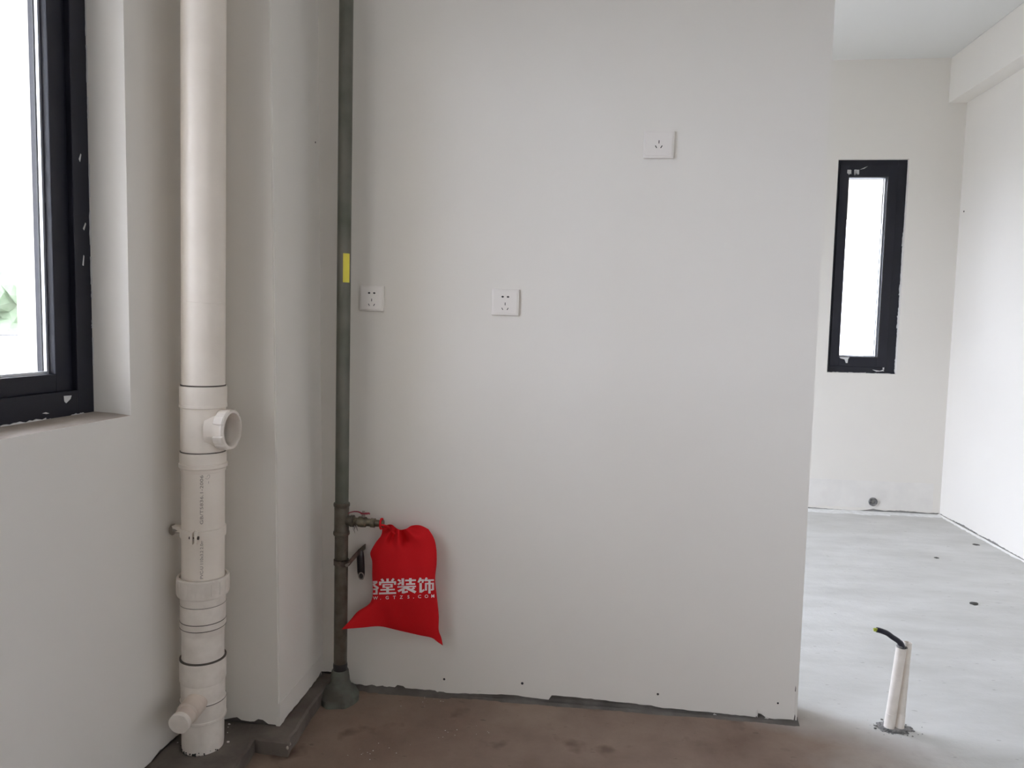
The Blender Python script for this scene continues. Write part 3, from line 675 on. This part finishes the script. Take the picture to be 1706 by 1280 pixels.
# clamp, rusty arm and black plastic end
ck = G([(r+.0003, .447), (r+.0028, .448), (r+.0028, .465), (r+.0003, .466)], M['rust'], 'pipe_clamp')
bm = bmesh.new(); pA = [(0.012, -.024, .456), (.030, -.022, .459), (.040, .005, .472), (.050, .05, .484), (.053, .081, .486)]
pA = spline(pA, 5)
vs = []
for i, p in enumerate(pA):
    t = (pA[min(i+1, len(pA)-1)]-pA[max(i-1, 0)]).normalized(); s_ = t.cross(Vector((0, 0, 1))).normalized(); u_ = Vector((0, 0, 1))
    vs.append([bm.verts.new(p+u_*.0085+s_*.0015), bm.verts.new(p-u_*.0085+s_*.0015), bm.verts.new(p-u_*.0085-s_*.0015), bm.verts.new(p+u_*.0085-s_*.0015)])
for a, b in zip(vs, vs[1:]):
    for k in range(4): bm.faces.new((a[k], a[(k+1) % 4], b[(k+1) % 4], b[k]))
bm.faces.new(vs[0]); bm.faces.new(vs[-1][::-1]); bmesh.ops.recalc_face_normals(bm, faces=bm.faces[:])
obj('clamp_arm', bm, M['rust'], ck)
obj('clamp_bolt', lathe([(0, -.010), (.006, -.010), (.006, -.005), (.003, -.005), (.003, .008), (.0055, .008), (.0055, .012), (0, .012)], 6, (.030, -.026, .459), (.1, -1, 0)), M['steel'], ck)
bm = bmesh.new()   # hanging black pad on the arm's end
prof = [(.486, .005, .006), (.478, .011, .009), (.462, .0125, .010), (.435, .0125, .010), (.410, .0125, .010), (.396, .010, .009), (.386, .006, .006)]
rr_ = []
for z, wx, wy in prof:
    cx = .046 + (.486-z)*.06
    rr_.append([bm.verts.new((cx+wx*math.cos(2*PI*k/20), .048+wy*math.sin(2*PI*k/20), z)) for k in range(20)])
for a, b in zip(rr_, rr_[1:]):
    for k in range(20): bm.faces.new((a[k], a[(k+1) % 20], b[(k+1) % 20], b[k]))
bm.faces.new(rr_[0]); bm.faces.new(rr_[-1]); bmesh.ops.recalc_face_normals(bm, faces=bm.faces[:])
o = obj('black_pad', bm, M['black_plastic'], ck, smooth=True); o['label'] = 'black plastic strap end hanging from the rusty clamp arm'
bm = tube([(.0565+.0085*math.cos(a), .030, .403+.0110*math.sin(a)) for a in [2*PI*i/20 for i in range(20)]]+[(.065, .030, .403)], .0018, 8); obj('strap_ring', bm, M['steel'], ck, smooth=True)

# valve on the tee
vx = -.8035+.041
vv = thing('ball_valve', 'small tarnished brass valve screwed into the steel riser', 'valve', (vx+.0, 2.24, .592))
obj('valve_body', lathe([(0, .0008), (.0150, .0008), (.0150, .004), (.0118, .005), (.0118, .016), (.0165, .018), (.0175, .030), (.0165, .042), (.0125, .046), (.0125, .058), (.0150, .059), (.0150, .072), (.0115, .073), (.0105, .090), (.0120, .091), (.0120, .100), (.007, .101), (0, .101)], 24, (0, 0, 0), (1, 0, -.04)), M['brass'], vv, smooth=True)
st = obj('stem', lathe([(0, .012), (.0058, .012), (.0058, .026), (.0040, .027), (.0040, .033), (0, .033)], 16, (.034, 0, 0)), M['steel'], vv, smooth=True)
bm = bmesh.new(); box(bm, .026, .050, -.006, .006, .0245, .0285, .0012)
hp = spline([(.028, 0, .0265), (.018, -.002, .031), (.004, -.003, .0315), (-.010, -.003, .0275), (-.018, -.002, .021)], 5)
tube(hp, [.0042 - .0018*i/len(hp) for i in range(len(hp))], 10, bm, flat=.5)
tube(spline([(.046, 0, .0265), (.052, 0, .028), (.054, 0, .024)], 4), .0035, 10, bm, flat=.6)
o = obj('lever_handle', bm, M['red_handle'], vv, smooth=True); o['label'] = 'small red lever handle'
obj('handle_nut', cyl(.0048, .0285, .034, seg=6, origin=(.034, 0, 0)), M['steel'], vv)
bm = bmesh.new()
for i in range(14):
    a = random.uniform(0, 2*PI); x_ = random.uniform(-.004, .012)
    p0 = Vector((x_, .0135*math.cos(a), .0135*math.sin(a)))
    p1 = p0 + Vector((random.uniform(-.006, .01), random.uniform(-.008, .002), random.uniform(-.016, .004))); p2 = p1 + Vector((random.uniform(-.006, .006), 0, random.uniform(-.012, 0)))
    tube([p0, p1, p2], [.0012, .0009, .0004], 5, bm)
o = obj('sealing_hemp', bm, M['rust'], vv); o['kind'] = 'stuff'

# ================================================================ RED BAG
bag = thing('drawstring_bag', 'red cloth drawstring bag printed with white characters, hung from the valve', 'bag', (0, 0, 0))
def resample(pts, n, sm=6):
    v = spline([Vector((a, b, 0)) for a, b in pts], sm); d = [0]
    for a, b in zip(v, v[1:]): d.append(d[-1]+(b-a).length)
    out = []; j = 0
    for i in range(n+1):
        s = d[-1]*i/n
        while j < len(d)-2 and d[j+1] < s: j += 1
        f = (s-d[j])/max(1e-9, d[j+1]-d[j]); out.append(v[j].lerp(v[j+1], min(1, max(0, f))))
    return out
NU, NV = 84, 96
top = resample([(637, 880), (644, 875), (653, 874.5), (660, 880), (667, 883), (677, 881), (686, 876), (700, 875.5), (714, 882)], NU)
bot = resample([(569, 1049), (579, 1048), (605, 1046), (633, 1044), (665, 1051), (700, 1059), (719, 1063), (729, 1070), (738, 1076)], NU)
lef = resample([(637, 880), (635, 892), (626, 904), (618, 918), (617, 925), (620, 936), (620, 960), (621, 985), (619, 1000), (612, 1009), (596, 1019), (583, 1034), (569, 1049)], NV)
rig = resample([(714, 882), (723, 897), (727, 915), (727.5, 940), (725, 965), (728, 995), (731, 1025), (731, 1050), (735, 1062), (738, 1076)], NV)
def bagY(u, v, px, py, side):
    e = (max(0, math.sin(PI*u))**.55)*(max(0, math.sin(PI*min(1, v*.96+.02)))**.5)
    T_ = .030*(.55+.6*math.sin(PI*min(1, v*.9)))*e
    tipL = max(0, 1-math.hypot(px-569, py-1049)/75)
    cy = 2.272 - .070*tipL**1.2 + .000*v
    f = 0
    if side > 0:
        # gather folds fanning out from the tied neck
        dx, dy = px-662, py-874; ang = math.atan2(dx, dy+6); rr = math.hypot(dx, dy)
        f = .0105*math.sin(ang*9+.6)*math.exp(-((rr-18)/22)**2)
        f -= .016*math.exp(-(((px-673)/6)**2 + ((py-900)/11)**2)) + .009*math.exp(-(((px-651)/5.5)**2 + ((py-897)/11)**2))
        f += .007*math.exp(-(((px-661)/5)**2 + ((py-893)/12)**2)) + .006*math.exp(-(((px-703)/14)**2 + ((py-893)/14)**2))
        # soft waves lower down
        f += .0048*math.sin((px*.06+py*.035))*e + .0022*math.sin(px*.13-py*.05)*e
        f += .006*math.exp(-((py-(1062-(px-569)*.42))/10)**2)*tipL
        f *= min(1, e*2.2)
    return cy - side*T_ - f
def bagpt(u, v, side):
    i, j = u*NU, v*NV; i, j = int(round(i)), int(round(j))
    P = (1-v)*top[i] + v*bot[i] + (1-u)*lef[j] + u*rig[j] - ((1-u)*(1-v)*top[0] + u*(1-v)*top[-1] + (1-u)*v*bot[0] + u*v*bot[-1])
    return at(P.x, P.y, bagY(u, v, P.x, P.y, side))
bm = bmesh.new()
fr = [[bm.verts.new(bagpt(i/NU, j/NV, 1)) for i in range(NU+1)] for j in range(NV+1)]
bk = [[fr[j][i] if i in (0, NU) or j in (0, NV) else bm.verts.new(bagpt(i/NU, j/NV, -1)) for i in range(NU+1)] for j in range(NV+1)]
for j in range(NV):
    for i in range(NU):
        bm.faces.new((fr[j][i], fr[j+1][i], fr[j+1][i+1], fr[j][i+1]))
        try: bm.faces.new((bk[j][i], bk[j][i+1], bk[j+1][i+1], bk[j+1][i]))
        except ValueError: pass
bmesh.ops.recalc_face_normals(bm, faces=bm.faces[:])
tree = BVHTree.FromBMesh(bm)
obj('bag_body', bm, M['bag'], bag, smooth=True)
# neck loop around the valve end
nk = at(639, 876, 2.243)
bm = bmesh.new()
tube([(nk.x-.006, 2.24+.0155*math.cos(a), .588+.0155*math.sin(a)) for a in [2*PI*i/20 for i in range(21)]], .0035, 8, bm)
tube(spline([(nk.x-.006, 2.225, .588), (nk.x+.004, 2.236, .584), at(648, 879, 2.262), at(658, 890, 2.262)], 6), [.005]*18+[.004], 10, bm, flat=.7)
o = obj('drawstring', bm, M['bag'], bag, smooth=True)

# white print: strokes drawn in a 100x100 box per character, laid on the cloth
def drop(px, py):
    d = ray(px, py).normalized(); h = tree.ray_cast(CAMP, d)
    return None if h[0] is None else h[0]-d*.0011
def stroke_poly(bm, poly, x0, y0, w_, h_, tilt, clipx=0):
    """poly is a quad in 0..100 units, subdivided so that it follows the cloth"""
    a, b, c, d = [Vector((p[0], p[1])) for p in poly]; n1 = max(1, int((b-a).length/9)); n2 = max(1, int((d-a).length/9))
    g = []
    for i in range(n2+1):
        row = []
        for j in range(n1+1):
            p = a.lerp(b, j/n1).lerp(d.lerp(c, j/n1), i/n2); X = x0+p.x*w_/100; Y_ = y0+p.y*h_/100+(X-670)*tilt
            q = drop(X, Y_) if X > clipx else None; row.append(bm.verts.new(q) if q else None)
        g.append(row)
    for i in range(n2):
        for j in range(n1):
            f = (g[i][j], g[i+1][j], g[i+1][j+1], g[i][j+1])
            if all(f): bm.faces.new(f)
def RQ(x0, y0, x1, y1): return [(x0, y0), (x1, y0), (x1, y1), (x0, y1)]
def LN(x0, y0, x1, y1, t=11):
    d = Vector((x1-x0, y1-y0)); n = Vector((-d.y, d.x)).normalized()*t/2
    return [(x0+n.x, y0+n.y), (x1+n.x, y1+n.y), (x1-n.x, y1-n.y), (x0-n.x, y0-n.y)]
ge = [LN(35, 0, 8, 38, 13), RQ(30, 12, 88, 24), LN(84, 18, 2, 66, 14), LN(28, 26, 98, 60, 14), RQ(16, 60, 32, 100), RQ(72, 60, 90, 100), RQ(32, 60, 72, 71), RQ(32, 89, 72, 100)]
tang = [RQ(43, -2, 57, 18), LN(14, 0, 26, 16, 13), LN(86, 0, 74, 16, 13), RQ(0, 17, 100, 28), RQ(0, 28, 13, 40), RQ(87, 28, 100, 40), RQ(20, 34, 80, 42), RQ(20, 42, 33, 58), RQ(67, 42, 80, 58), RQ(20, 50, 80, 58), RQ(8, 66, 92, 76), RQ(42, 58, 58, 90), RQ(0, 88, 100, 100)]
zhuang = [RQ(22, 0, 36, 46), LN(3, 8, 17, 18, 11), LN(3, 40, 20, 26, 11), RQ(42, 9, 100, 20), RQ(63, 0, 77, 38), RQ(46, 33, 96, 44), RQ(0, 50, 100, 60), LN(50, 58, 4, 84, 13), RQ(24, 70, 39, 98), LN(30, 94, 56, 86, 12), LN(44, 60, 98, 94, 16), LN(92, 64, 68, 80, 12)]
shi = [LN(20, 0, 6, 30, 13), RQ(14, 10, 40, 21), LN(37, 14, 30, 32, 11), RQ(12, 34, 27, 96), LN(20, 94, 42, 78, 12), LN(58, 0, 46, 22, 13), RQ(48, 12, 102, 23), RQ(46, 34, 58, 84), RQ(46, 34, 102, 44), RQ(89, 34, 102, 82), LN(82, 80, 96, 80, 10), RQ(67, 23, 81, 104)]
bm = bmesh.new()
for ch, x0, w_ in ((ge, 611.5, 19.5), (tang, 631.5, 28.5), (zhuang, 662, 31), (shi, 695.5, 27)):
    for s_ in ch: stroke_poly(bm, s_, x0, 964, w_, 25.5, -.030, 617)
obj('printed_characters', bm, M['print'], bag)
bm = text_mesh('WW.GTZS.COM', 8, spacing=1.0, offset=.12)
# lay the letters out one at a time, widely spaced
bm.free(); bm = bmesh.new()
for chx, px in (('F', 625.5), ('.', 634), ('G', 645), ('T', 657), ('Z', 668.5), ('S', 680.5), ('.', 689), ('C', 699), ('O', 710.5), ('M', 721)):
    chx = 'W' if chx == 'F' else chx
    b2 = text_mesh(chx, 7.6, offset=.14)
    if not b2.verts: continue
    mx = (max(v.co.x for v in b2.verts)+min(v.co.x for v in b2.verts))/2
    m_ = {}
    for v in b2.verts:
        X = px+(v.co.x-mx); Y_ = 997.8 - v.co.y + (X-670)*-.035
        q = drop(X, Y_)
        if q: m_[v] = bm.verts.new(q)
    for f in b2.faces:
        if all(v in m_ for v in f.verts):
            try: bm.faces.new([m_[v] for v in f.verts])
            except ValueError: pass
    b2.free()
obj('printed_letters', bm, M['print'], bag)

# ================================================================ SOCKETS
def socket(px, py, label, five=True, w_=.085, h_=.080, tilt=0.0):
    c = at(px, py, PY-.004)
    s = thing('wall_socket', label, 'socket', (c.x, PY, c.z), (0, tilt, 0), None)
    bm = B(-w_/2, w_/2, -.0085, 0, -h_/2, h_/2, bevel=.0022); pl = obj('face_plate', bm, M['socket'], s, smooth=True)
    iw = w_*.5-.0048
    obj('inner_panel', B(-iw, iw, -.0098, -.006, -h_/2+.0065, h_/2-.0045, bevel=.0008), M['socket'], pl)
    y = -.0100
    def slot(x, z, a, sw, sh):
        bm = B(-sw/2, sw/2, y, y+.004, -sh/2, sh/2, bevel=.0003); bmesh.ops.rotate(bm, verts=bm.verts, cent=(0, 0, 0), matrix=Matrix.Rotation(a, 3, 'Y')); bmesh.ops.translate(bm, verts=bm.verts, vec=(x, 0, z)); obj('pin_slot', bm, M['hole'], s)
    def rnd(x, z, r_):
        bm = cyl(r_, -.001, .003, seg=16, origin=(x, y+.001, z), axis=(0, 1, 0)); box(bm, x-r_*1.35, x+r_*1.35, y+.0001, y+.003, z-.0012, z+.0012); obj('pin_slot', bm, M['hole'], s)
    if five:
        rnd(-.0085, .0172, .0030); rnd(.0085, .0172, .0030)
        slot(0, -.0050, 0, .0022, .0088); slot(-.0085, -.0205, R_(-30), .0022, .0078); slot(.0085, -.0205, R_(30), .0022, .0078)
    else:
        slot(0, .0075, 0, .0026, .0095); slot(-.0082, -.0070, R_(-32), .0028, .0088); slot(.0078, -.0070, R_(32), .0028, .0088)
    return s
socket(620, 497.5, 'white five-hole wall socket close beside the steel riser, left of the low pair', True, .080, .081, .012)
socket(842, 504, 'white five-hole wall socket near the middle of the partition, right of the low pair', True, .086, .082, .012)
socket(1097.5, 241.5, 'white three-hole wall socket alone high on the partition wall', False, .090, .081, .012)

# ================================================================ CONDUITS AND CABLE
def conduit(b0, b1, r_, label):
    b0, b1 = Vector(b0), Vector(b1); ax = b1-b0; Ln = ax.length
    t = thing('conduit_pipe', label, 'conduit', b0)
    o = obj('pipe_body', lathe([(0, -.02), (r_, -.02), (r_, Ln), (r_-.002, Ln+.0004), (r_-.0022, Ln-.05), (0, Ln-.05)], 32, (0, 0, 0), ax), M['pvc_dirty'], t, smooth=True)
    obj('collar_ring', lathe([(r_, .049), (r_+.0007, .048), (r_+.0007, .0), (r_, 0)], 32, (0, 0, 0), ax), M['pvc_dirty'], t, smooth=True)
    return t
conduit((.933, 2.335, .001), (.9525, 2.330, .262), .0150, 'white plastic conduit with a black cable leaving its top, rising from the floor')
conduit((.9655, 2.338, .001), (.978, 2.350, .272), .0122, 'thinner empty white conduit close behind the cabled conduit')
bm = bmesh.new()
cp_ = spline([(.9505, 2.330, .225), (.9525, 2.329, .262), (.950, 2.328, .2735), (.9400, 2.328, .284), at(1487, 1062, 2.328), at(1478, 1055.5, 2.328), at(1468, 1051.5, 2.328), at(1460.5, 1049.5, 2.328)], 6)
cb = thing('power_cable', 'short bent black cable end with green-yellow wires, in the conduit mouth', 'cable', (0, 0, 0))
obj('cable_sheath', tube(cp_, [.0088 if i < len(cp_)*.35 else .0080 for i in range(len(cp_))], 16), M['cable'], cb, smooth=True)
e = cp_[-1]
for dz, dy in ((.0035, -.003), (-.0035, 0), (0, .0035)):
    obj('wire_end', tube([e+Vector((.008, dy, dz*.8)), e+Vector((-.002, dy, dz)), e+Vector((-.0085, dy*1.1, dz*1.1+.0006))], .0026, 10), M['greenyellow'], cb, smooth=True)
bm = bmesh.new()
for i in range(9):
    a = 2*PI*i/9; blob(bm, (.9545+.012*math.cos(a), 2.3315+.011*math.sin(a), .261+random.uniform(0, .006)), random.uniform(.003, .006), 1, i, 1)
o = obj('cement_clog', bm, M['dark_rubble'], cb); o['kind'] = 'stuff'
# broken cement around the conduits: uncountable crumbs
bm = bmesh.new()
# low broken patch of dark cement, then loose lumps on it
ctr = bm.verts.new((.949, 2.338, .004)); ring1 = []; ring2 = []
for i in range(64):
    a = 2*PI*i/64; k = 1+.30*noise.noise(Vector((2.2*math.cos(a), 2.2*math.sin(a), 3)))+.16*noise.noise(Vector((9*math.cos(a), 9*math.sin(a), 1)))
    ring1.append(bm.verts.new((.949+.034*k*math.cos(a), 2.338+.026*k*math.sin(a), .0035+.0015*random.random())))
    ring2.append(bm.verts.new((.949+.054*k*math.cos(a), 2.338+.036*k*math.sin(a), .0002)))
for i in range(64):
    j = (i+1) % 64; bm.faces.new((ctr, ring1[i], ring1[j])); bm.faces.new((ring1[i], ring2[i], ring2[j], ring1[j]))
for i in range(110):
    a = random.uniform(0, 2*PI); rr = .018+abs(random.gauss(0, .022)); cx, cyy = .947, 2.338
    x_, y_ = cx+rr*1.2*math.cos(a), cyy+rr*.85*math.sin(a)
    if math.hypot(x_-.933, y_-2.335) < .019 or math.hypot(x_-.9655, y_-2.338) < .016: continue
    blob(bm, (x_, y_, .0025), max(.001, random.uniform(.0015, .0070)*(1.15-rr*9)), .6, i, 1)
tag(obj('cement_rubble', bm, M['dark_rubble']), 'dark broken cement crumbs around the feet of the conduits', 'rubble', kind='stuff')

# ================================================================ CRUMBS ON THE FLOOR
bm = bmesh.new()
for (px, py, s, z) in ((382, 1207, .004, .042), (381, 1190, .002, .042), (380, 1212, .002, .042), (380, 1237, .005, .042), (379, 1221, .002, .042), (296, 1238, .003, .042)):
    blob(bm, atz(px, py, z), s, .7, px, 1)
for i in range(34):
    c = random.choice(((697, 1170), (712, 1166), (650, 1249), (665, 1248), (748, 1220), (805, 1220), (612, 1258), (735, 1165)))
    px, py = c[0]+random.gauss(0, 12), c[1]+random.gauss(0, 5)
    blob(bm, atz(px, py, .0005), random.uniform(.0008, .0022), .4, i, 1)
tag(obj('plaster_crumbs', bm, M['chip']), 'scattered pale plaster crumbs on the kitchen floor and kerb', 'crumbs', kind='stuff')
for (px, py, s, fl, lab) in ((1623, 1007, .018, .35, 'dark flat cement chip alone on the pale floor of the far room'), (1626, 908, .02, .15, 'dark cement chip near the foot of the right wall'), (1560, 930, .012, .3, 'tiny dark chip in the middle of the far floor')):
    bm = bmesh.new(); blob(bm, (0, 0, s*fl*.4), s, fl, px, 2); c = atz(px, py, 0)
    o = obj('cement_chip', bm, M['darkchip'], loc=(c.x, c.y, 0)); tag(o, lab, 'chip')
